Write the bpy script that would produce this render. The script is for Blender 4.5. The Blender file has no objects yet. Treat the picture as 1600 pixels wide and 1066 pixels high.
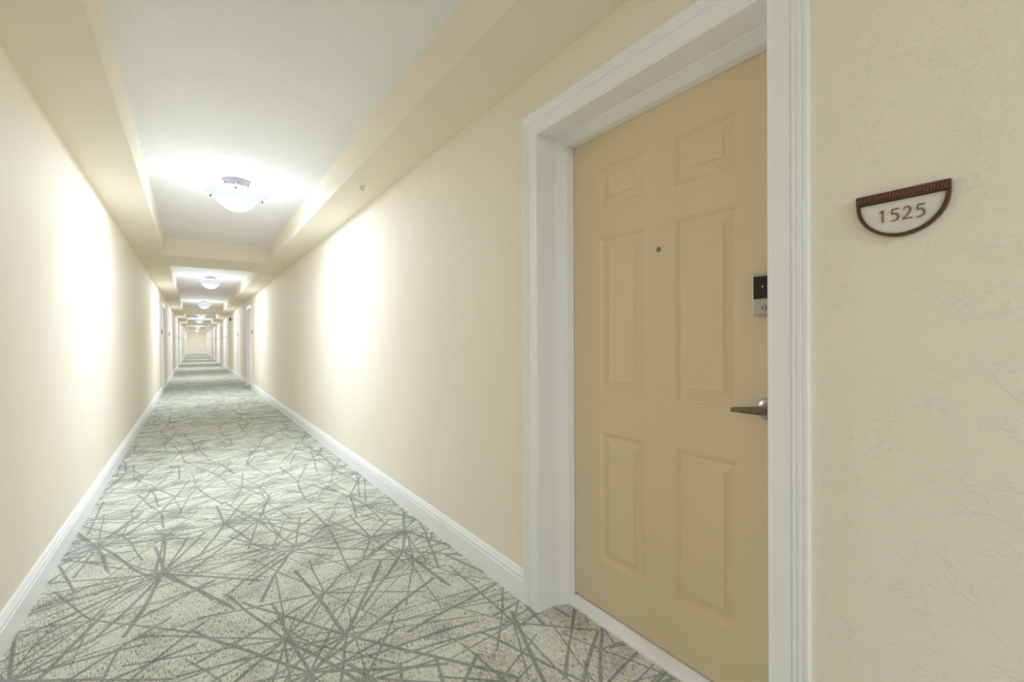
import bpy, bmesh, math, random
from mathutils import Vector, Matrix

random.seed(7)
S = bpy.context.scene
C = S.collection
PI = math.pi

# ------------------------------------------------------------------ camera
EYE = 1.19
yaw, pitch, roll = math.radians(35.3331), math.radians(-0.1199), math.radians(-0.2241)
fw = Vector((math.sin(yaw), math.cos(yaw), 0)); rt = Vector((math.cos(yaw), -math.sin(yaw), 0)); zz = Vector((0, 0, 1))
F = fw*math.cos(pitch) + zz*math.sin(pitch)
u2 = zz*math.cos(pitch) - fw*math.sin(pitch)
Rv = rt*math.cos(roll) + u2*math.sin(roll)
Uv = u2*math.cos(roll) - rt*math.sin(roll)
cd = bpy.data.cameras.new('camera'); cam = bpy.data.objects.new('camera', cd); C.objects.link(cam)
M = Matrix((Rv, Uv, -F)).transposed().to_4x4(); M.translation = Vector((0, 0, EYE))
cam.matrix_world = M
cd.sensor_width = 36; cd.lens = 702.16*36/1600; cd.shift_y = 2.43/1600
cd.clip_start = 0.02; cd.clip_end = 200
S.camera = cam

# ------------------------------------------------------------------ world, exposure
w = bpy.data.worlds.new('world'); S.world = w; w.use_nodes = True
w.node_tree.nodes['Background'].inputs[0].default_value = (0.9, 0.95, 1, 1)
w.node_tree.nodes['Background'].inputs[1].default_value = 0.0   # enclosed corridor: no daylight
S.view_settings.view_transform = 'Standard'; S.view_settings.look = 'None'
S.view_settings.gamma = 1; S.view_settings.use_curve_mapping = False
S.view_settings.exposure = -0.28

LAMP_W, SPILL_W = 114, 27    # watts of each ceiling lamp, down through the bowl and all round
S.cycles.max_bounces = 16; S.cycles.diffuse_bounces = 12

# ------------------------------------------------------------------ dimensions
XR, XRB = 1.235, 1.218          # right wall, right baseboard face
XL, XLB = -0.618, -0.596
ZS, ZC = 2.374, 2.606           # soffit underside, tray ceiling
SL, SR = -0.307, 0.9166         # inner edges of the soffits
Y0, Y1 = -9.3, 63.0
LP = 6.96                       # lamp pitch
BEAMS = [8.12 + 13.92*k for k in range(-1, 4)]
R_DOORS = [1.056, 14.08, 18.45, 25.5, 28.8, 34.5, 39.0, 44.2, 49.5]
L_DOORS = [14.35, 18.45, 25.5, 28.8, 34.5, 39.0, 44.2, 49.5]
DEPTH = 0.189                   # wall face to door leaf

# ------------------------------------------------------------------ materials
def mat(name, col, rough=0.6, metal=0.0, spec=0.5):
    m = bpy.data.materials.new(name); m.use_nodes = True
    b = m.node_tree.nodes['Principled BSDF']
    b.inputs['Base Color'].default_value = (*col, 1); b.inputs['Roughness'].default_value = rough
    b.inputs['Metallic'].default_value = metal; b.inputs['Specular IOR Level'].default_value = spec
    return m, m.node_tree, b
def nd(t, kind, **kw):
    n = t.nodes.new(kind)
    for k, v in kw.items(): setattr(n, k, v)
    return n
def vary(t, b, col, scale=3.0, amt=0.04):
    """slight mottling of the paint"""
    co = nd(t, 'ShaderNodeTexCoord'); n = nd(t, 'ShaderNodeTexNoise'); n.inputs['Scale'].default_value = scale
    n.inputs['Detail'].default_value = 5
    r = nd(t, 'ShaderNodeValToRGB')
    r.color_ramp.elements[0].position = 0.3; r.color_ramp.elements[1].position = 0.7
    r.color_ramp.elements[0].color = (*[c*(1-amt) for c in col], 1)
    r.color_ramp.elements[1].color = (*[min(1, c*(1+amt)) for c in col], 1)
    t.links.new(co.outputs['Object'], n.inputs['Vector']); t.links.new(n.outputs['Fac'], r.inputs['Fac'])
    t.links.new(r.outputs['Color'], b.inputs['Base Color'])
    return co

WALLC = (0.865, 0.805, 0.69)
def wall_paint(name, strength):
    m, t, b = mat(name, WALLC, 0.65, spec=0.25)
    co = vary(t, b, WALLC, 2.0, 0.012)
    mp = nd(t, 'ShaderNodeMapping'); mp.inputs['Scale'].default_value = (1, 1, 1.25)
    n1 = nd(t, 'ShaderNodeTexNoise'); n1.inputs['Scale'].default_value = 52; n1.inputs['Detail'].default_value = 5; n1.inputs['Roughness'].default_value = 0.6
    n1.inputs['Distortion'].default_value = 0.3
    rr = nd(t, 'ShaderNodeValToRGB'); rr.color_ramp.elements[0].position = 0.50; rr.color_ramp.elements[1].position = 0.60
    n2 = nd(t, 'ShaderNodeTexNoise'); n2.inputs['Scale'].default_value = 13; n2.inputs['Detail'].default_value = 3
    r2 = nd(t, 'ShaderNodeMapRange'); r2.inputs['From Min'].default_value = 0.25; r2.inputs['From Max'].default_value = 0.60
    mm = nd(t, 'ShaderNodeMath', operation='MULTIPLY')
    bp = nd(t, 'ShaderNodeBump'); bp.inputs['Strength'].default_value = strength; bp.inputs['Distance'].default_value = 0.0016
    L = t.links.new
    L(co.outputs['Object'], mp.inputs['Vector']); L(mp.outputs['Vector'], n1.inputs['Vector']); L(co.outputs['Object'], n2.inputs['Vector'])
    L(n1.outputs['Fac'], rr.inputs['Fac']); L(n2.outputs['Fac'], r2.inputs['Value']); L(rr.outputs['Color'], mm.inputs[0]); L(r2.outputs[0], mm.inputs[1])
    L(mm.outputs[0], bp.inputs['Height']); L(bp.outputs['Normal'], b.inputs['Normal'])
    return m
m_wall = wall_paint('cream_knockdown_wall', 0.55)
m_wall_smooth = wall_paint('cream_lightly_textured_wall', 0.15)

m_soffit, t, b = mat('cream_soffit_paint', WALLC, 0.7, spec=0.2); vary(t, b, WALLC, 2.0, 0.012)

CEILC = (0.90, 0.91, 0.94)
m_ceil, t, b = mat('white_stippled_ceiling', CEILC, 0.8, spec=0.2)
co = vary(t, b, CEILC, 3, 0.01)
n1 = nd(t, 'ShaderNodeTexNoise'); n1.inputs['Scale'].default_value = 80; n1.inputs['Detail'].default_value = 3
bp = nd(t, 'ShaderNodeBump'); bp.inputs['Strength'].default_value = 1.0; bp.inputs['Distance'].default_value = 0.006
t.links.new(co.outputs['Object'], n1.inputs['Vector']); t.links.new(n1.outputs['Fac'], bp.inputs['Height']); t.links.new(bp.outputs['Normal'], b.inputs['Normal'])

TRIMC = (0.89, 0.905, 0.935)
m_trim, t, b = mat('white_gloss_trim', TRIMC, 0.35, spec=0.4); vary(t, b, TRIMC, 6, 0.01)
DOORC = (0.78, 0.63, 0.44)
m_door, t, b = mat('tan_door_paint', DOORC, 0.4, spec=0.4); vary(t, b, DOORC, 4, 0.012)
m_nickel, t, b = mat('brushed_nickel', (0.52, 0.50, 0.46), 0.32, 1.0)
n1 = nd(t, 'ShaderNodeTexNoise'); n1.inputs['Scale'].default_value = 300; n1.inputs['Detail'].default_value = 2
co = nd(t, 'ShaderNodeTexCoord'); mp = nd(t, 'ShaderNodeMapping'); mp.inputs['Scale'].default_value = (0.05, 1, 1)
bp = nd(t, 'ShaderNodeBump'); bp.inputs['Strength'].default_value = 0.1; bp.inputs['Distance'].default_value = 0.0005
t.links.new(co.outputs['Object'], mp.inputs['Vector']); t.links.new(mp.outputs['Vector'], n1.inputs['Vector'])
t.links.new(n1.outputs['Fac'], bp.inputs['Height']); t.links.new(bp.outputs['Normal'], b.inputs['Normal'])
m_lever, t, b = mat('aged_bronze_lever', (0.20, 0.165, 0.10), 0.38, 0.9); vary(t, b, (0.20, 0.165, 0.10), 40, 0.08)
m_rope, t, b = mat('reddish_rope_moulding', (0.20, 0.075, 0.042), 0.4, 0.1); vary(t, b, (0.20, 0.075, 0.042), 60, 0.2)
m_canopy, t, b = mat('satin_nickel_canopy', (0.48, 0.48, 0.48), 0.45, 0.4); vary(t, b, (0.48, 0.48, 0.48), 20, 0.03)
m_screen, t, b = mat('black_touchscreen', (0.008, 0.008, 0.009), 0.12); vary(t, b, (0.008, 0.008, 0.009), 20, 0.1)
m_icon, t, b = mat('grey_screen_symbol', (0.5, 0.5, 0.5), 0.4); vary(t, b, (0.5, 0.5, 0.5), 20, 0.05)
m_dark, t, b = mat('dark_metal', (0.05, 0.05, 0.055), 0.4, 0.5); vary(t, b, (0.05, 0.05, 0.055), 30, 0.1)
m_lens, t, b = mat('peephole_lens', (0.45, 0.6, 0.75), 0.08); vary(t, b, (0.45, 0.6, 0.75), 60, 0.1)
BRZ = (0.10, 0.042, 0.024)
m_bronze, t, b = mat('brown_bronze', BRZ, 0.42, 0.15); vary(t, b, BRZ, 60, 0.25)
m_plate, t, b = mat('ivory_sign_plate', (0.74, 0.73, 0.68), 0.4); vary(t, b, (0.74, 0.73, 0.68), 15, 0.015)
m_num, t, b = mat('rust_numerals', (0.26, 0.09, 0.045), 0.5); vary(t, b, (0.26, 0.09, 0.045), 60, 0.15)
m_white, t, b = mat('white_plastic', (0.75, 0.74, 0.70), 0.5); vary(t, b, (0.75, 0.74, 0.70), 20, 0.02)

# frosted lamp glass: partly see-through, glowing
m_glass = bpy.data.materials.new('frosted_lamp_glass'); m_glass.use_nodes = True
t = m_glass.node_tree; t.nodes.clear()
out = nd(t, 'ShaderNodeOutputMaterial'); tr = nd(t, 'ShaderNodeBsdfTransparent'); em = nd(t, 'ShaderNodeEmission'); mx = nd(t, 'ShaderNodeMixShader')
GLOW = 1.1
co = nd(t, 'ShaderNodeTexCoord'); n1 = nd(t, 'ShaderNodeTexNoise'); n1.inputs['Scale'].default_value = 9; n1.inputs['Detail'].default_value = 4
ad = nd(t, 'ShaderNodeMath', operation='MULTIPLY_ADD'); ad.inputs[1].default_value = 0.12; ad.inputs[2].default_value = GLOW
t.links.new(co.outputs['Object'], n1.inputs['Vector']); t.links.new(n1.outputs['Fac'], ad.inputs[0])
em.inputs['Color'].default_value = (0.85, 0.945, 1, 1); t.links.new(ad.outputs[0], em.inputs['Strength'])
tl = nd(t, 'ShaderNodeBsdfTranslucent'); tl.inputs['Color'].default_value = (0.002, 0.002, 0.002, 1)
ash = nd(t, 'ShaderNodeAddShader'); t.links.new(em.outputs[0], ash.inputs[0]); t.links.new(tl.outputs[0], ash.inputs[1])
mx.inputs[0].default_value = 0.5
t.links.new(tr.outputs[0], mx.inputs[1]); t.links.new(ash.outputs[0], mx.inputs[2])
t.links.new(mx.outputs[0], out.inputs['Surface'])

# carpet: bursts of straight strokes radiating from scattered hubs over a fine woven ground
def star_group():
    g = bpy.data.node_groups.new('stroke_burst', 'ShaderNodeTree')
    for n_, tp in (('P', 'NodeSocketVector'), ('Hub', 'NodeSocketVector'), ('Seed', 'NodeSocketFloat'), ('Rays', 'NodeSocketFloat'), ('Reach', 'NodeSocketFloat'), ('Width', 'NodeSocketFloat')):
        g.interface.new_socket(n_, in_out='INPUT', socket_type=tp)
    g.interface.new_socket('Mask', in_out='OUTPUT', socket_type='NodeSocketFloat')
    gi = g.nodes.new('NodeGroupInput'); go = g.nodes.new('NodeGroupOutput'); L = g.links.new
    def m(op, a, b_=None, c_=None):
        n_ = g.nodes.new('ShaderNodeMath'); n_.operation = op
        for i, v in enumerate((a, b_, c_)):
            if v is None: continue
            if isinstance(v, (int, float)): n_.inputs[i].default_value = v
            else: L(v, n_.inputs[i])
        return n_.outputs[0]
    d = g.nodes.new('ShaderNodeVectorMath'); d.operation = 'SUBTRACT'; L(gi.outputs['P'], d.inputs[0]); L(gi.outputs['Hub'], d.inputs[1])
    s = g.nodes.new('ShaderNodeSeparateXYZ'); L(d.outputs[0], s.inputs[0])
    r = m('SQRT', m('ADD', m('MULTIPLY', s.outputs[0], s.outputs[0]), m('MULTIPLY', s.outputs[1], s.outputs[1])))
    a = m('MULTIPLY_ADD', m('ARCTAN2', s.outputs[1], s.outputs[0]), 1/(2*PI), 0.5)
    an = m('MULTIPLY', a, gi.outputs['Rays'])
    k = m('FLOOR', an); fr = m('SUBTRACT', an, k)
    wn = g.nodes.new('ShaderNodeTexWhiteNoise'); wn.noise_dimensions = '2D'
    cv = g.nodes.new('ShaderNodeCombineXYZ'); L(k, cv.inputs[0]); L(gi.outputs['Seed'], cv.inputs[1]); L(cv.outputs[0], wn.inputs['Vector'])
    sc = g.nodes.new('ShaderNodeSeparateColor'); L(wn.outputs['Color'], sc.inputs[0])
    off = m('MULTIPLY_ADD', sc.outputs[0], 0.7, 0.15)
    da = m('MULTIPLY', m('DIVIDE', m('SUBTRACT', fr, off), gi.outputs['Rays']), 2*PI)
    dist = m('ABSOLUTE', m('MULTIPLY', r, m('SINE', da)))
    wid = m('MULTIPLY', gi.outputs['Width'], m('MULTIPLY_ADD', sc.outputs[1], 0.9, 0.5))
    line = m('SUBTRACT', 1.0, m('SMOOTH_MIN', m('DIVIDE', dist, wid), 1.0, 0.25))
    reach = m('MULTIPLY', gi.outputs['Reach'], m('MULTIPLY_ADD', sc.outputs[2], 0.6, 0.55))
    ins = m('LESS_THAN', r, reach)
    L(m('MULTIPLY', line, ins), go.inputs['Mask'])
    return g
G = star_group()
m_carpet, t, b = mat('patterned_carpet', (0.5, 0.5, 0.45), 0.95, spec=0.1)
L = t.links.new
def tm(op, a, b_=None, c_=None):
    n_ = t.nodes.new('ShaderNodeMath'); n_.operation = op
    for i, v in enumerate((a, b_, c_)):
        if v is None: continue
        if isinstance(v, (int, float)): n_.inputs[i].default_value = v
        else: L(v, n_.inputs[i])
    return n_.outputs[0]
geo = nd(t, 'ShaderNodeNewGeometry')
wob = nd(t, 'ShaderNodeTexNoise'); wob.inputs['Scale'].default_value = 2.2; wob.inputs['Detail'].default_value = 1
L(geo.outputs['Position'], wob.inputs['Vector'])
ws = nd(t, 'ShaderNodeVectorMath', operation='MULTIPLY_ADD'); ws.inputs[1].default_value = (0.04, 0.04, 0); L(wob.outputs['Color'], ws.inputs[0]); L(geo.outputs['Position'], ws.inputs[2])
flat = nd(t, 'ShaderNodeVectorMath', operation='MULTIPLY'); flat.inputs[1].default_value = (1, 1, 0); L(ws.outputs[0], flat.inputs[0])
masks = []
for sc_, offs, feats, rays, reach, width in ((1.55, (3.1, 7.7, 0), ('F1', 'F2'), 12, 0.80, 0.0086), (1.30, (13.4, 2.2, 0), ('F1', 'F2'), 11, 0.95, 0.0084), (1.75, (5.5, 31.2, 0), ('F1', 'F2'), 9, 0.75, 0.0070)):
    add = nd(t, 'ShaderNodeVectorMath', operation='ADD'); add.inputs[1].default_value = offs; L(flat.outputs[0], add.inputs[0])
    for ft in feats:
        v = nd(t, 'ShaderNodeTexVoronoi', voronoi_dimensions='2D', feature=ft); v.inputs['Scale'].default_value = sc_; v.inputs['Randomness'].default_value = 0.9
        L(add.outputs[0], v.inputs['Vector'])
        g = nd(t, 'ShaderNodeGroup', node_tree=G)
        scol = nd(t, 'ShaderNodeSeparateColor'); L(v.outputs['Color'], scol.inputs[0])
        L(add.outputs[0], g.inputs['P']); L(v.outputs['Position'], g.inputs['Hub']); L(tm('MULTIPLY', scol.outputs[0], 97.0), g.inputs['Seed'])
        g.inputs['Rays'].default_value = rays; g.inputs['Reach'].default_value = reach; g.inputs['Width'].default_value = width
        masks.append(g.outputs['Mask'])
mk = masks[0]
for x in masks[1:]: mk = tm('MAXIMUM', mk, x)
# woven ground: fine diagonal ribs broken up by noise
mp = nd(t, 'ShaderNodeMapping'); mp.inputs['Scale'].default_value = (1, 0.11, 1)
L(geo.outputs['Position'], mp.inputs['Vector'])
nf = nd(t, 'ShaderNodeTexNoise'); nf.inputs['Scale'].default_value = 340; nf.inputs['Detail'].default_value = 2; L(mp.outputs[0], nf.inputs['Vector'])
nc = nd(t, 'ShaderNodeTexNoise'); nc.inputs['Scale'].default_value = 5.0; nc.inputs['Detail'].default_value = 4; L(geo.outputs['Position'], nc.inputs['Vector'])
speck = nd(t, 'ShaderNodeMapRange'); speck.inputs['From Min'].default_value = 0.39; speck.inputs['From Max'].default_value = 0.51; L(tm('MULTIPLY_ADD', tm('SUBTRACT', nc.outputs['Fac'], 0.5), 0.45, nf.outputs['Fac']), speck.inputs['Value'])
wide = nd(t, 'ShaderNodeMapRange'); wide.inputs['From Min'].default_value = 0.35; wide.inputs['From Max'].default_value = 0.65; L(nc.outputs['Fac'], wide.inputs['Value'])
lo = nd(t, 'ShaderNodeMix', data_type='RGBA'); lo.inputs[6].default_value = (0.26, 0.27, 0.235, 1); lo.inputs[7].default_value = (0.76, 0.755, 0.635, 1); L(speck.outputs[0], lo.inputs[0])
dk = nd(t, 'ShaderNodeMix', data_type='RGBA'); dk.inputs[6].default_value = (0.165, 0.178, 0.165, 1); dk.inputs[7].default_value = (0.33, 0.342, 0.325, 1); L(speck.outputs[0], dk.inputs[0])
tint = nd(t, 'ShaderNodeMix', data_type='RGBA', blend_type='MULTIPLY'); tint.inputs[7].default_value = (0.90, 0.94, 0.95, 1); L(wide.outputs[0], tint.inputs[0]); L(lo.outputs[2], tint.inputs[6])
edge = tm('MULTIPLY_ADD', tm('SUBTRACT', nf.outputs['Fac'], 0.5), 2.0, mk)
mr = nd(t, 'ShaderNodeMapRange'); mr.inputs['From Min'].default_value = 0.14; mr.inputs['From Max'].default_value = 0.42; L(edge, mr.inputs['Value'])
fin = nd(t, 'ShaderNodeMix', data_type='RGBA'); L(mr.outputs[0], fin.inputs[0]); L(tint.outputs[2], fin.inputs[6]); L(dk.outputs[2], fin.inputs[7])
L(fin.outputs[2], b.inputs['Base Color'])
bp = nd(t, 'ShaderNodeBump'); bp.inputs['Strength'].default_value = 0.4; bp.inputs['Distance'].default_value = 0.002
L(nf.outputs['Fac'], bp.inputs['Height']); L(bp.outputs['Normal'], b.inputs['Normal'])

# ------------------------------------------------------------------ mesh helpers
def mesh(name, verts, faces, material, smooth=False):
    me = bpy.data.meshes.new(name); me.from_pydata([tuple(v) for v in verts], [], faces); me.update()
    bm = bmesh.new(); bm.from_mesh(me); bmesh.ops.recalc_face_normals(bm, faces=bm.faces); bm.to_mesh(me); bm.free()
    me.materials.append(material)
    if smooth:
        for p in me.polygons: p.use_smooth = True
    return me
def ob(name, me, parent=None):
    o = bpy.data.objects.new(name, me); C.objects.link(o); o.parent = parent
    return o
def tag(o, label=None, cat=None, group=None, kind=None):
    for k, v in (('label', label), ('category', cat), ('group', group), ('kind', kind)):
        if v: o[k] = v
    return o
def boxes(lst):
    V, Fc = [], []
    for (x0, x1, y0, y1, z0, z1) in lst:
        n = len(V)
        V += [(x, y, z) for z in (z0, z1) for (x, y) in ((x0, y0), (x1, y0), (x1, y1), (x0, y1))]
        Fc += [tuple(n+i for i in f) for f in ((3, 2, 1, 0), (4, 5, 6, 7), (0, 1, 5, 4), (1, 2, 6, 5), (2, 3, 7, 6), (3, 0, 4, 7))]
    return V, Fc
def bevel_box(name, x0, x1, y0, y1, z0, z1, r, material, seg=2):
    V, Fc = boxes([(x0, x1, y0, y1, z0, z1)])
    me = bpy.data.meshes.new(name); me.from_pydata(V, [], Fc)
    bm = bmesh.new(); bm.from_mesh(me); bmesh.ops.recalc_face_normals(bm, faces=bm.faces)
    bmesh.ops.bevel(bm, geom=list(bm.edges), offset=r, segments=seg, affect='EDGES', profile=0.5)
    bm.to_mesh(me); bm.free(); me.materials.append(material)
    return me
def lathe(profile, n=32, axis='Z'):
    """profile of (radius, height); returns verts, faces, open ended unless radius 0"""
    V, Fc = [], []
    for r, h in profile:
        for i in range(n):
            a = 2*PI*i/n
            p = (r*math.cos(a), r*math.sin(a), h)
            V.append(p if axis == 'Z' else (p[0], -h, p[1]))
    for j in range(len(profile)-1):
        for i in range(n):
            k = (i+1) % n
            Fc.append((j*n+i, j*n+k, (j+1)*n+k, (j+1)*n+i))
    for j, ring in ((0, profile[0]), (len(profile)-1, profile[-1])):
        if ring[0] > 0: Fc.append(tuple(j*n+i for i in range(n)))
    return V, Fc
def lathe_mesh(name, profile, material, n=32, axis='Z', smooth=True):
    V, Fc = lathe(profile, n, axis)
    me = bpy.data.meshes.new(name); me.from_pydata(V, [], Fc)
    bm = bmesh.new(); bm.from_mesh(me); bmesh.ops.remove_doubles(bm, verts=bm.verts, dist=1e-6)
    bmesh.ops.recalc_face_normals(bm, faces=bm.faces); bm.to_mesh(me); bm.free(); me.materials.append(material)
    if smooth:
        for p in me.polygons: p.use_smooth = len(p.vertices) <= 4
    return me
def extrude_profile(profile, a_fn, b_fn):
    """closed profile loops at both ends joined by quads"""
    n = len(profile); V = [a_fn(p) for p in profile] + [b_fn(p) for p in profile]
    Fc = [(i, (i+1) % n, n+(i+1) % n, n+i) for i in range(n)] + [tuple(range(n)), tuple(range(2*n-1, n-1, -1))]
    return V, Fc

# ------------------------------------------------------------------ the corridor shell
OPW, OPH = 0.50, 2.12        # rough opening half width, height
def wall_boxes(xf, sgn, doors):
    L_, ys = [], Y0
    xb = xf + sgn*0.33
    x0, x1 = min(xf, xb), max(xf, xb)
    for yc in doors:
        L_.append((x0, x1, ys, yc-OPW, 0, ZC)); L_.append((x0, x1, yc-OPW, yc+OPW, OPH, ZC))
        ys = yc+OPW
    L_.append((x0, x1, ys, Y1, 0, ZC))
    return L_
def struct(name, lst, material, label, cat, parent=None):
    V, Fc = boxes(lst)
    return tag(ob(name, mesh(name, V, Fc, material), parent), label, cat, None, 'structure')
struct('floor', [(XL-0.40, XR+0.40, Y0, Y1, -0.1, 0)], m_carpet, 'grey and beige carpet with radiating stroke pattern down the corridor', 'floor')
struct('wall_right', wall_boxes(XR, 1, R_DOORS), m_wall, 'textured cream corridor wall holding the door numbered 1525', 'wall')
struct('wall_left', wall_boxes(XL, -1, L_DOORS), m_wall_smooth, 'long cream corridor wall facing the door numbered 1525', 'wall')
struct('wall_end', [(XL-0.4, XR+0.4, Y1, Y1+0.2, 0, ZC)], m_wall_smooth, 'cream wall closing the far end of the corridor', 'wall')
struct('wall_back_added', [(XL-0.4, XR+0.4, Y0-0.2, Y0, 0, ZC)], m_wall, 'added unseen cream wall closing the corridor behind the viewer', 'wall')  # added out of view to keep the light in; the corridor itself runs on
ceil = struct('ceiling', [(XL-0.4, XR+0.4, Y0-0.2, Y1+0.2, ZC, ZC+0.1)], m_ceil, 'white stippled tray ceiling with cream soffits and cross beams', 'ceiling')
def part_boxes(name, lst, material, parent):
    V, Fc = boxes(lst); return tag(ob(name, mesh(name, V, Fc, material), parent), kind='structure')
part_boxes('soffit', [(XL, SL, Y0, Y1, ZS, ZC)], m_soffit, ceil)
part_boxes('soffit', [(SR, XR, Y0, Y1, ZS, ZC)], m_soffit, ceil)
for yb in BEAMS:
    part_boxes('cross_beam', [(SL, SR, yb-0.52, yb+0.52, ZS, ZC)], m_soffit, ceil)

BASE = [(0, 0), (1, 0), (1, 0.098), (0.80, 0.102), (0.80, 0.106), (0.92, 0.110), (0.92, 0.117), (0.72, 0.124), (0.55, 0.130), (0.50, 0.136), (0.28, 0.142), (0, 0.143)]
CASW = 0.58
def baseboard(name, xw, xb, doors, label):
    e = tag(ob(name, None), label, 'baseboard', None, 'structure'); e.location = (xw, Y0, 0)
    ys = Y0; spans = []
    for yc in doors: spans.append((ys, yc-CASW)); ys = yc+CASW
    spans.append((ys, Y1))
    for a, c in spans:
        V, Fc = extrude_profile(BASE, lambda p: ((xb-xw)*p[0], a-Y0, p[1]), lambda p: ((xb-xw)*p[0], c-Y0, p[1]))
        o = ob('board', mesh('board', V, Fc, m_trim), e)
baseboard('baseboard_right', XR, XRB, R_DOORS, 'white moulded baseboard along the wall of door 1525')
baseboard('baseboard_left', XL, XLB, L_DOORS, 'white moulded baseboard along the wall facing door 1525')
e = tag(ob('baseboard_end', None), 'white moulded baseboard across the far end wall', 'baseboard', None, 'structure'); e.location = (0, Y1, 0)
V, Fc = extrude_profile(BASE, lambda p: (XL, -0.017*p[0], p[1]), lambda p: (XR, -0.017*p[0], p[1])); ob('board', mesh('board', V, Fc, m_trim), e)

# ------------------------------------------------------------------ doors (local x along the wall, y into the wall, z up)
IN, HEADZ, STOP, STOPZ, THZ = 0.482, 2.095, 0.459, 2.068, 0.036
CAS = [(0, 0), (0, 0.006), (0.002, 0.009), (0.006, 0.010), (0.011, 0.0085), (0.013, 0.0085), (0.050, 0.0115), (0.0545, 0.0125), (0.056, 0.0095), (0.0595, 0.0095),
       (0.061, 0.0135), (0.067, 0.0145), (0.069, 0.0125), (0.074, 0.0135), (0.078, 0.0165), (0.083, 0.0165), (0.085, 0.0145), (0.090, 0.0165), (0.094, 0.0190), (0.0985, 0.0190), (0.0985, 0)]
def casing_leg(s):
    return extrude_profile(CAS, lambda p: (s*(IN+p[0]), -p[1], 0), lambda p: (s*(IN+p[0]), -p[1], HEADZ+p[0]))
def casing_head():
    return extrude_profile(CAS, lambda p: (-(IN+p[0]), -p[1], HEADZ+p[0]), lambda p: (IN+p[0], -p[1], HEADZ+p[0]))
# jamb with integral stop, section (inward offset from OPW side, depth)
JSEC = [(OPW, 0), (IN, 0), (IN, 0.098), (IN-0.003, 0.101), (IN-0.005, 0.105), (IN-0.005, 0.108), (STOP+0.008, 0.132), (STOP+0.003, 0.142), (STOP, 0.150), (STOP, DEPTH-0.001), (OPW, DEPTH-0.001)]
def jamb_leg(s):
    return extrude_profile(JSEC, lambda p: (s*p[0], p[1], 0), lambda p: (s*p[0], p[1], HEADZ-IN+p[0]))
def jamb_head():
    return extrude_profile(JSEC, lambda p: (-p[0], p[1], HEADZ-IN+p[0]), lambda p: (p[0], p[1], HEADZ-IN+p[0]))
THR = [(0.146, 0), (0.146, 0.010), (0.150, 0.014), (0.184, 0.032), (0.190, THZ-0.002), (DEPTH+0.04, THZ-0.002), (DEPTH+0.04, 0)]
PANELS = [(xa, xb, za, zb) for (za, zb) in ((0.249, 0.801), (0.972, 1.630), (1.749, 1.930)) for (xa, xb) in ((-0.299, -0.069), (0.070, 0.300))]
PPROF = [(0, 0), (0.0025, 0.004), (0.009, 0.0045), (0.0115, 0.0085), (0.017, 0.0095), (0.0475, 0.0045), (0.0492, 0.0012), (0.051, 0.0006)]
LW, LT = 0.4585, 0.044
def leaf_mesh():
    xs = sorted({-LW, LW, *[p[0] for p in PANELS], *[p[1] for p in PANELS]}); zs = sorted({0.042, STOPZ+0.004, *[p[2] for p in PANELS], *[p[3] for p in PANELS]})
    V, Fc = [], []
    def q(pts):
        n = len(V); V.extend(pts); Fc.append((n, n+1, n+2, n+3))
    for i in range(len(xs)-1):
        for j in range(len(zs)-1):
            if any(abs(xs[i]-p[0]) < 1e-6 and abs(zs[j]-p[2]) < 1e-6 for p in PANELS): continue
            q([(xs[i], 0, zs[j]), (xs[i+1], 0, zs[j]), (xs[i+1], 0, zs[j+1]), (xs[i], 0, zs[j+1])])
    z0, z1 = zs[0], zs[-1]
    q([(-LW, LT, z0), (-LW, LT, z1), (LW, LT, z1), (LW, LT, z0)])
    q([(-LW, 0, z0), (-LW, 0, z1), (-LW, LT, z1), (-LW, LT, z0)]); q([(LW, 0, z0), (LW, LT, z0), (LW, LT, z1), (LW, 0, z1)])
    q([(-LW, 0, z1), (LW, 0, z1), (LW, LT, z1), (-LW, LT, z1)]); q([(-LW, 0, z0), (-LW, LT, z0), (LW, LT, z0), (LW, 0, z0)])
    me = bpy.data.meshes.new('leaf'); me.from_pydata(V, [], Fc)
    bm = bmesh.new(); bm.from_mesh(me); bmesh.ops.remove_doubles(bm, verts=bm.verts, dist=1e-6); bm.to_mesh(me); bm.free(); me.materials.append(m_door)
    return me
def panel_mesh(xa, xb, za, zb):
    V, Fc = [], []
    for d, dep in PPROF: V += [(xa+d, dep, za+d), (xb-d, dep, za+d), (xb-d, dep, zb-d), (xa+d, dep, zb-d)]
    for j in range(len(PPROF)-1):
        for i in range(4):
            k = (i+1) % 4; Fc.append((4*j+i, 4*j+k, 4*j+4+k, 4*j+4+i))
    n = 4*(len(PPROF)-1); Fc.append((n, n+1, n+2, n+3))
    me = bpy.data.meshes.new('panel'); me.from_pydata(V, [], Fc); me.materials.append(m_door)
    return me
def lever_mesh():
    """tapered flat lever pointing to -x, from hub at origin"""
    st = [(0.016, 0.0118, 0.0075), (0.0, 0.0128, 0.0085), (-0.020, 0.0120, 0.0075), (-0.055, 0.0095, 0.0062), (-0.084, 0.0072, 0.0056), (-0.0865, 0.0064, 0.0048)]
    V, Fc, n = [], [], 12
    for x, hz, hy in st:
        for i in range(n):
            a = 2*PI*i/n; c, s_ = math.cos(a), math.sin(a)
            V.append((x, hy*math.copysign(abs(c)**0.55, c), hz*math.copysign(abs(s_)**0.55, s_) + (-0.006)*max(0, -x/0.086)))
    for j in range(len(st)-1):
        for i in range(n): k = (i+1) % n; Fc.append((j*n+i, j*n+k, (j+1)*n+k, (j+1)*n+i))
    Fc.append(tuple(range(n))); Fc.append(tuple((len(st)-1)*n+i for i in range(n)))
    return mesh('lever', V, Fc, m_lever, True)

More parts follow.
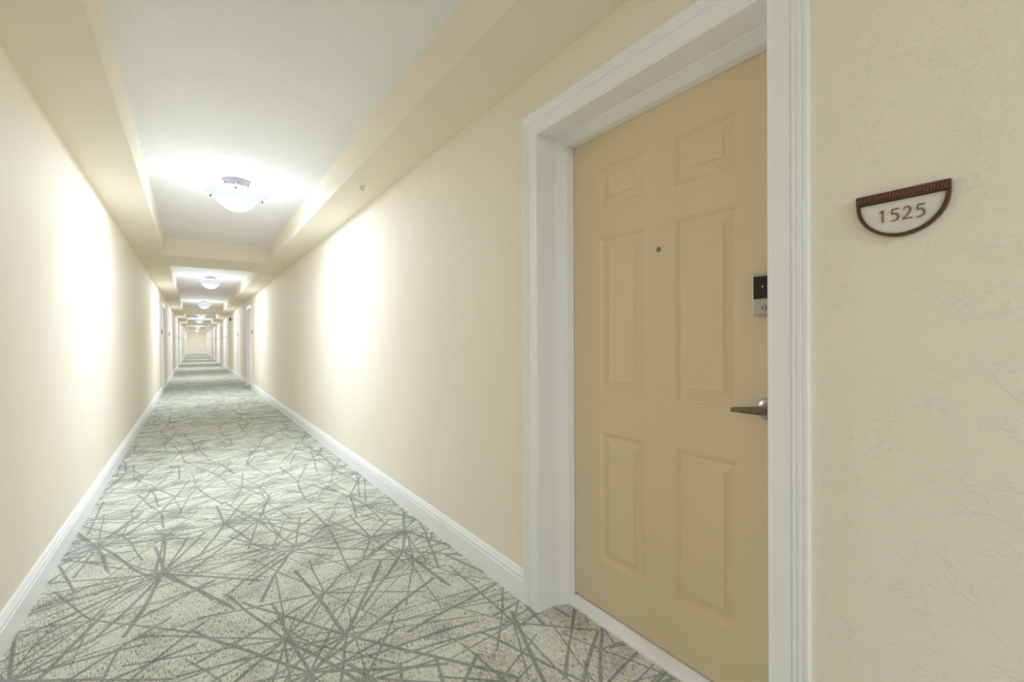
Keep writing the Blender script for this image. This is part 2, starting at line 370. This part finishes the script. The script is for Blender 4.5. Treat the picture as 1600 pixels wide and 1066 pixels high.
def build_door(name, loc, rz, label):
    d = tag(ob(name, None), label, 'door', None, 'structure'); d.location = loc; d.rotation_euler = (0, 0, rz)
    for s in (-1, 1): V, Fc = casing_leg(s); ob('casing', mesh('casing', V, Fc, m_trim), d)
    V, Fc = casing_head(); ob('casing', mesh('casing', V, Fc, m_trim), d)
    for s in (-1, 1): V, Fc = jamb_leg(s); ob('jamb', mesh('jamb', V, Fc, m_trim), d)
    V, Fc = jamb_head(); ob('jamb', mesh('jamb', V, Fc, m_trim), d)
    V, Fc = extrude_profile(THR, lambda p: (-STOP, p[0], p[1]), lambda p: (STOP, p[0], p[1])); ob('threshold', mesh('threshold', V, Fc, m_trim), d)
    lf = ob('leaf', leaf_mesh(), d); lf.location = (0, DEPTH, 0); lf['label'] = 'tan painted six-panel door leaf'
    for p in PANELS: ob('panel', panel_mesh(*p), lf)
    # peephole
    pe = ob('peephole', lathe_mesh('peephole', [(0.0085, -0.001), (0.0085, 0.002), (0.0070, 0.003), (0.0055, 0.0022), (0.0055, 0.001), (0, 0.001)], m_dark, 20, 'Y'), lf); pe.location = (0, 0, 1.533)
    pe['label'] = 'small round peephole'
    ob('lens', lathe_mesh('lens', [(0.0046, 0.0005), (0.0040, 0.0022), (0.0025, 0.0030), (0, 0.0034)], m_lens, 16, 'Y'), lf).location = (0, 0, 1.533)
    # keypad lock: part lock > housing pieces
    lk = ob('keypad_lock', bevel_box('keypad_lock', -0.0345, 0.0345, -0.027, 0.0, 1.267, 1.392, 0.0035, m_nickel, 3), d)
    me = lk.data
    for v in me.vertices:                                      # sides bow outward a little, face tips forward at the foot
        k = (v.co.z-1.3295)/0.0625; v.co.x *= 1+0.06*(1-k*k)
        if v.co.y < -0.012: v.co.y += 0.006*k*k - 0.001
    lk.location = (0.390, DEPTH, 0); lk['label'] = 'brushed nickel keypad lock'
    ts = ob('touchscreen', bevel_box('touchscreen', -0.0275, 0.0275, -0.0292, -0.022, 1.3165, 1.3845, 0.0012, m_screen, 2), lk); ts['label'] = 'black touchscreen'
    V, Fc = [], []
    for cx, cz, rr_ in ((0.0, 1.3525, 0.0024), (0.0155, 1.3525, 0.0024), (0.0225, 1.3245, 0.0024)):
        n = len(V); m_ = 12
        V += [(cx+rr_*math.cos(2*PI*i/m_), -0.0296, cz+1.25*rr_*math.sin(2*PI*i/m_)) for i in range(m_)] + [(cx+rr_*math.cos(2*PI*i/m_), -0.029, cz+1.25*rr_*math.sin(2*PI*i/m_)) for i in range(m_)]
        Fc.append(tuple(range(n, n+m_))); Fc += [(n+i, n+(i+1) % m_, n+m_+(i+1) % m_, n+m_+i) for i in range(m_)]
    ob('screen_symbols', mesh('screen_symbols', V, Fc, m_icon), lk)
    kc = ob('key_cylinder', lathe_mesh('key_cylinder', [(0.0085, 0.02), (0.0085, 0.0282), (0.0078, 0.029), (0.0066, 0.029), (0.0062, 0.0282), (0, 0.0282)], m_canopy, 24, 'Y'), lk); kc.location = (0, 0, 1.2905)
    V, Fc = boxes([(-0.0011, 0.0011, -0.0288, -0.0281, 1.2860, 1.2930), (-0.0019, 0.0019, -0.0288, -0.0281, 1.2885, 1.2915)]); ob('keyhole', mesh('keyhole', V, Fc, m_dark), lk)
    # lever
    lv = ob('lever_handle', lever_mesh(), d); lv.location = (0.395, DEPTH-0.058, 0.982); lv['label'] = 'brushed nickel lever handle'
    rs = ob('rosette', lathe_mesh('rosette', [(0.035, -0.058), (0.035, -0.054), (0.033, -0.050), (0.026, -0.046), (0.017, -0.044), (0.0155, -0.030), (0.0125, -0.014), (0.0118, -0.004), (0, -0.004)], m_nickel, 32, 'Y'), lv)
    return d
def copy_tree(o, parent=None):
    c_ = o.copy(); C.objects.link(c_); c_.parent = parent
    for ch in [x for x in o.children]: copy_tree(ch, c_)
    return c_
ORD = ['first', 'second', 'third', 'fourth', 'fifth', 'sixth', 'seventh', 'eighth', 'ninth', 'tenth']
door1 = build_door('door_1', (XR, R_DOORS[0], 0), -PI/2, 'tan six-panel door in a white frame beside the 1525 sign')
n = 1
for i, y in enumerate(R_DOORS[1:]):
    n += 1; d = copy_tree(door1); d.name = 'door_%d' % n; d.location = (XR, y, 0)
    d['label'] = '%s white-framed door beyond the 1525 door along the same wall' % ORD[i]
for i, y in enumerate(L_DOORS):
    n += 1; d = copy_tree(door1); d.name = 'door_%d' % n; d.location = (XL, y, 0); d.rotation_euler = (0, 0, PI/2)
    d['label'] = '%s white-framed door down the wall facing the 1525 door' % ORD[i]

# ------------------------------------------------------------------ room number sign (local x along wall, -y out of wall, z up)
SR_ = 0.0775                                         # radius of the half-moon
def half_ring(r0, r1, y0, y1, k=40):
    V, Fc = [], []
    for i in range(k+1):
        a = PI + PI*i/k
        for r, y in ((r0, y0), (r1, y0), (r1, y1), (r0, y1)): V.append((r*math.cos(a), y, r*math.sin(a)))
    for i in range(k):
        for j in range(4): q = (j+1) % 4; Fc.append((4*i+j, 4*i+q, 4*i+4+q, 4*i+4+j))
    Fc.append((0, 1, 2, 3)); Fc.append((4*k, 4*k+1, 4*k+2, 4*k+3))
    return V, Fc
def half_disc(r, y0, y1, k=40):
    V = [(r*math.cos(PI+PI*i/k), y0, r*math.sin(PI+PI*i/k)) for i in range(k+1)] + [(r*math.cos(PI+PI*i/k), y1, r*math.sin(PI+PI*i/k)) for i in range(k+1)]
    m_ = k+1
    return V, [tuple(range(m_)), tuple(range(m_, 2*m_))] + [(i, (i+1) % m_, m_+(i+1) % m_, m_+i) for i in range(m_)]
def stroke(pts, y0, y1):
    """variable-width stroke, pts = (x, z, halfwidth)"""
    V, Fc = [], []
    for i, (x, z, hw) in enumerate(pts):
        a = pts[max(0, i-1)]; c_ = pts[min(len(pts)-1, i+1)]
        dx, dz = c_[0]-a[0], c_[1]-a[1]; l = math.hypot(dx, dz) or 1
        nx, nz = -dz/l, dx/l
        for s in (-1, 1):
            for y in (y0, y1): V.append((x+s*nx*hw, y, z+s*nz*hw))
    for i in range(len(pts)-1):
        o_ = 4*i
        Fc += [(o_, o_+2, o_+6, o_+4), (o_+1, o_+3, o_+7, o_+5), (o_, o_+1, o_+5, o_+4), (o_+2, o_+3, o_+7, o_+6)]
    Fc += [(0, 1, 3, 2), (len(V)-4, len(V)-3, len(V)-1, len(V)-2)]
    return V, Fc
def arc(cx, cz, rx, rz, a0, a1, w0, w1, k=14, bulge=0):
    out_ = []
    for i in range(k+1):
        f = i/k; a = math.radians(a0+(a1-a0)*f)
        out_.append((cx+rx*math.cos(a), cz+rz*math.sin(a), w0+(w1-w0)*f+bulge*math.sin(PI*f)))
    return out_
# glyphs in a box 1 unit tall (strokes with a flared, humanist look)
GLY = {
 '1': [[(0.30, 0.0, 0.066), (0.295, 0.25, 0.056), (0.295, 0.75, 0.056), (0.30, 1.0, 0.050)], [(0.06, 0.84, 0.030), (0.17, 0.895, 0.034), (0.30, 0.985, 0.040)]],
 '5': [[(0.60, 0.965, 0.045), (0.35, 0.960, 0.038), (0.155, 0.957, 0.042)], [(0.175, 0.98, 0.040), (0.155, 0.75, 0.036), (0.135, 0.56, 0.034)],
       [(0.135, 0.565, 0.020)] + arc(0.27, 0.315, 0.29, 0.31, 100, -80, 0.030, 0.034, 18, 0.036) + [(0.20, 0.012, 0.034), (0.04, 0.055, 0.022)]],
 '2': [arc(0.30, 0.72, 0.235, 0.255, 165, -20, 0.024, 0.052, 16, 0.016) + [(0.42, 0.46, 0.050), (0.25, 0.24, 0.042), (0.06, 0.045, 0.036)], [(0.04, 0.045, 0.046), (0.35, 0.045, 0.042), (0.64, 0.055, 0.050)]],
}
def build_sign(parent_name, loc, rz, label, numerals, group=None):
    sgn = tag(ob(parent_name, None), label, 'sign', group); sgn.location = loc; sgn.rotation_euler = (0, 0, rz)
    V, Fc = half_disc(SR_-0.006, -0.006, 0.0); pl = ob('plate', mesh('plate', V, Fc, m_plate), sgn); pl['label'] = 'ivory half-moon plate'
    V, Fc = half_ring(SR_-0.0068, SR_, -0.0105, 0.0); rm = ob('rim', mesh('rim', V, Fc, m_bronze), sgn); rm['label'] = 'brown curved rim'
    hb = ob('header_bar', bevel_box('header_bar', -SR_-0.0005, SR_+0.0005, -0.0125, 0.0, 0.0015, 0.0215, 0.0012, m_bronze, 2), sgn); hb['label'] = 'brown rope-moulded top bar'
    V, Fc = [], []
    K = 27
    for i in range(K):                                # slanted rope ridges on the bar
        x = -SR_+0.006+(2*SR_-0.012)*i/(K-1)
        v, f = stroke([(x-0.0016, 0.0062, 0.0009), (x-0.0008, 0.0085, 0.0016), (x+0.0008, 0.0148, 0.0016), (x+0.0016, 0.0170, 0.0009)], -0.0148, -0.0120)
        n_ = len(V); V += v; Fc += [tuple(n_+q for q in ff) for ff in f]
    ob('rope_moulding', mesh('rope_moulding', V, Fc, m_rope), hb)
    if numerals:
        hgt = 0.0262; x = -0.0385
        for ch, adv in (('1', 0.0195), ('5', 0.0210), ('2', 0.0212), ('5', 0)):
            V, Fc = [], []
            for st in GLY[ch]:
                v, f = stroke([(p[0]*hgt, p[1]*hgt, p[2]*hgt*0.9) for p in st], -0.0085, -0.0055)
                n_ = len(V); V += v; Fc += [tuple(n_+q for q in ff) for ff in f]
            o = ob('numeral', mesh('numeral', V, Fc, m_num), sgn); o.location = (x, 0, -0.0430); x += adv
        V, Fc = [], []
        cells = [(3, 4, 5, 2), (0,), (0, 4), (0, 1), (0, 4)]     # raised dots under the numerals
        for ci, dots in enumerate(cells):
            for dt in dots:
                cx_, cz_ = -0.0165+0.0068*ci+(0.0024 if dt > 2 else 0), -0.0475-0.0024*(dt % 3)
                v, f = lathe([(0.0009, 0.0055), (0.00075, 0.0065), (0.0004, 0.0069)], 8, 'Y')
                n_ = len(V); V += [(p[0]+cx_, p[1], p[2]+cz_) for p in v]; Fc += [tuple(n_+q for q in ff) for ff in f]
        ob('raised_dots', mesh('raised_dots', V, Fc, m_plate), sgn)
    return sgn
SIGN_Z = 1.489
build_sign('room_number_sign', (XR, 0.301, SIGN_Z), -PI/2, 'half-moon room number sign reading 1525 with brown rope-moulded bar', True)
sg = build_sign('room_number_sign', (XR, R_DOORS[1]-0.755, SIGN_Z), -PI/2, 'small half-moon sign before the first door beyond the 1525 door', False, 'far room number signs')
for i, y in enumerate(R_DOORS[2:]):
    c_ = copy_tree(sg); c_.location = (XR, y-0.755, SIGN_Z); c_['label'] = 'small half-moon sign before the %s door beyond the 1525 door' % ORD[i+1]
for i, y in enumerate(L_DOORS):
    c_ = copy_tree(sg); c_.location = (XL, y-0.755, SIGN_Z); c_.rotation_euler = (0, 0, PI/2); c_['label'] = 'small half-moon sign before the %s door on the facing wall' % ORD[i]

# ------------------------------------------------------------------ ceiling lights
BOWL = [(0.246, -0.098), (0.247, -0.101), (0.238, -0.109), (0.222, -0.116), (0.205, -0.122), (0.190, -0.131), (0.178, -0.145), (0.163, -0.168), (0.143, -0.194), (0.115, -0.223), (0.083, -0.246), (0.050, -0.260), (0.020, -0.266), (0, -0.267)]
def build_lamp(loc, label):
    e_ = tag(ob('ceiling_light', None), label, 'ceiling light', 'bowl ceiling lights down the corridor'); e_.location = loc
    cn = ob('canopy', lathe_mesh('canopy', [(0.104, 0), (0.104, -0.012), (0.098, -0.020), (0.096, -0.052), (0.090, -0.058), (0.0, -0.058)], m_canopy, 40), e_); cn['label'] = 'satin nickel canopy'
    for k in range(6):
        a = 0.5+2*PI*k/6
        s = ob('canopy_screw', lathe_mesh('canopy_screw', [(0.006, 0), (0.006, 0.004), (0.004, 0.006), (0, 0.006)], m_dark, 10, 'Y') if k == 0 else scm, cn)
        scm = s.data; s.location = (0.0965*math.cos(a), 0.0965*math.sin(a), -0.036); s.rotation_euler = (0, 0, a+PI/2)
    bw = ob('glass_bowl', lathe_mesh('glass_bowl', BOWL, m_glass, 48), e_); bw['label'] = 'frosted white glass bowl'
    for k in range(3):
        a = math.radians(-95.3)+2*PI*k/3
        if k == 0:
            knob = lathe_mesh('bowl_knob', [(0.0, -0.020), (0.006, -0.018), (0.008, -0.013), (0.007, -0.006), (0.003, -0.004), (0.003, 0.004), (0.006, 0.006), (0, 0.008)], m_dark, 12)
            V, Fc = boxes([(0.085, 0.206, -0.005, 0.005, -0.054, -0.050), (0.202, 0.206, -0.005, 0.005, -0.110, -0.050), (0.202, 0.232, -0.005, 0.005, -0.110, -0.106)]); arm = mesh('support_arm', V, Fc, m_canopy)
        kn = ob('bowl_knob', knob, bw); kn.location = (0.229*math.cos(a), 0.229*math.sin(a), -0.112)
        ar = ob('support_arm', arm, e_); ar.rotation_euler = (0, 0, a)
    # the lamp's own light: mostly thrown down through the bowl by the pan above, the rest spilling up over its rim
    ld = bpy.data.lights.new('lamp_bulb', 'AREA'); ld.shape = 'DISK'; ld.size = 0.26; ld.energy = LAMP_W; ld.color = (0.74, 0.845, 1.0)
    lo_ = bpy.data.objects.new('bulb', ld); C.objects.link(lo_); lo_.parent = e_; lo_.location = (0, 0, -0.150)
    lu = bpy.data.lights.new('lamp_spill', 'POINT'); lu.energy = SPILL_W; lu.shadow_soft_size = 0.06; lu.color = (0.78, 0.87, 1.0)
    us = bpy.data.objects.new('bulb_spill', lu); C.objects.link(us); us.parent = e_; us.location = (0, 0, -0.21)
    return e_
LAMPY = [4.61 + LP*k for k in range(0, 9)]
lamp1 = build_lamp((0.315, LAMPY[0], ZC), 'frosted bowl ceiling light first along the corridor from the 1525 door')
for i, y in enumerate(LAMPY[1:]):
    c_ = copy_tree(lamp1); c_.location = (0.305, y, ZC); c_['label'] = 'frosted bowl ceiling light %s along the corridor from the 1525 door' % ORD[i+1]
c_ = copy_tree(lamp1); c_.location = (0.305, LAMPY[0]-LP, ZC); c_['label'] = 'frosted bowl ceiling light before the 1525 door, behind the viewer'
for ch in c_.children:
    if ch.type == 'LIGHT': ch.name = ch.name.split('.')[0]+'_offscreen'

# ------------------------------------------------------------------ small fittings
sp = tag(ob('fire_sprinkler', None), 'small pendant fire sprinkler under the soffit beyond the 1525 door', 'sprinkler'); sp.location = (1.05, 3.44, ZS)
ob('escutcheon', lathe_mesh('escutcheon', [(0.026, 0), (0.026, -0.003), (0.018, -0.008), (0, -0.008)], m_soffit, 24), sp)
ob('sprinkler_body', lathe_mesh('sprinkler_body', [(0.008, -0.006), (0.008, -0.018), (0.005, -0.022), (0.004, -0.036), (0, -0.036)], m_white, 12), sp)
ob('deflector', lathe_mesh('deflector', [(0.0, -0.035), (0.014, -0.036), (0.014, -0.038), (0, -0.039)], m_white, 16), sp)
V, Fc = [], []
for s in (-1, 1):
    v, f = boxes([(s*0.010-0.0015, s*0.010+0.0015, -0.0015, 0.0015, -0.034, -0.010)]); n_ = len(V); V += v; Fc += [tuple(n_+q for q in ff) for ff in f]
ob('frame_arm', mesh('frame_arm', V, Fc, m_canopy), sp)

ot = tag(ob('wall_outlet', None), 'cream wall outlet plate just above the baseboard past the 1525 door', 'outlet'); ot.location = (XR, 5.76, 0.285); ot.rotation_euler = (0, 0, -PI/2)
ob('cover_plate', bevel_box('cover_plate', -0.036, 0.036, -0.006, 0, -0.058, 0.058, 0.002, m_soffit), ot)
for z in (-0.020, 0.020):
    s = ob('socket', bevel_box('socket', -0.016, 0.016, -0.008, -0.003, z-0.014, z+0.014, 0.002, m_white), ot)
    V, Fc = boxes([(-0.007, -0.005, -0.0083, -0.0078, z-0.004, z+0.005), (0.005, 0.007, -0.0083, -0.0078, z-0.004, z+0.005)]); ob('slots', mesh('slots', V, Fc, m_dark), s)

fa = tag(ob('wall_alarm', None), 'small dark box mounted high on the wall past the second far door', 'alarm'); fa.location = (XR, 21.3, 2.13); fa.rotation_euler = (0, 0, -PI/2)
ob('alarm_case', bevel_box('alarm_case', -0.05, 0.05, -0.055, 0, -0.06, 0.06, 0.006, m_dark), fa)
ob('alarm_lens', bevel_box('alarm_lens', -0.03, 0.03, -0.07, -0.05, -0.045, -0.015, 0.005, m_icon), fa)
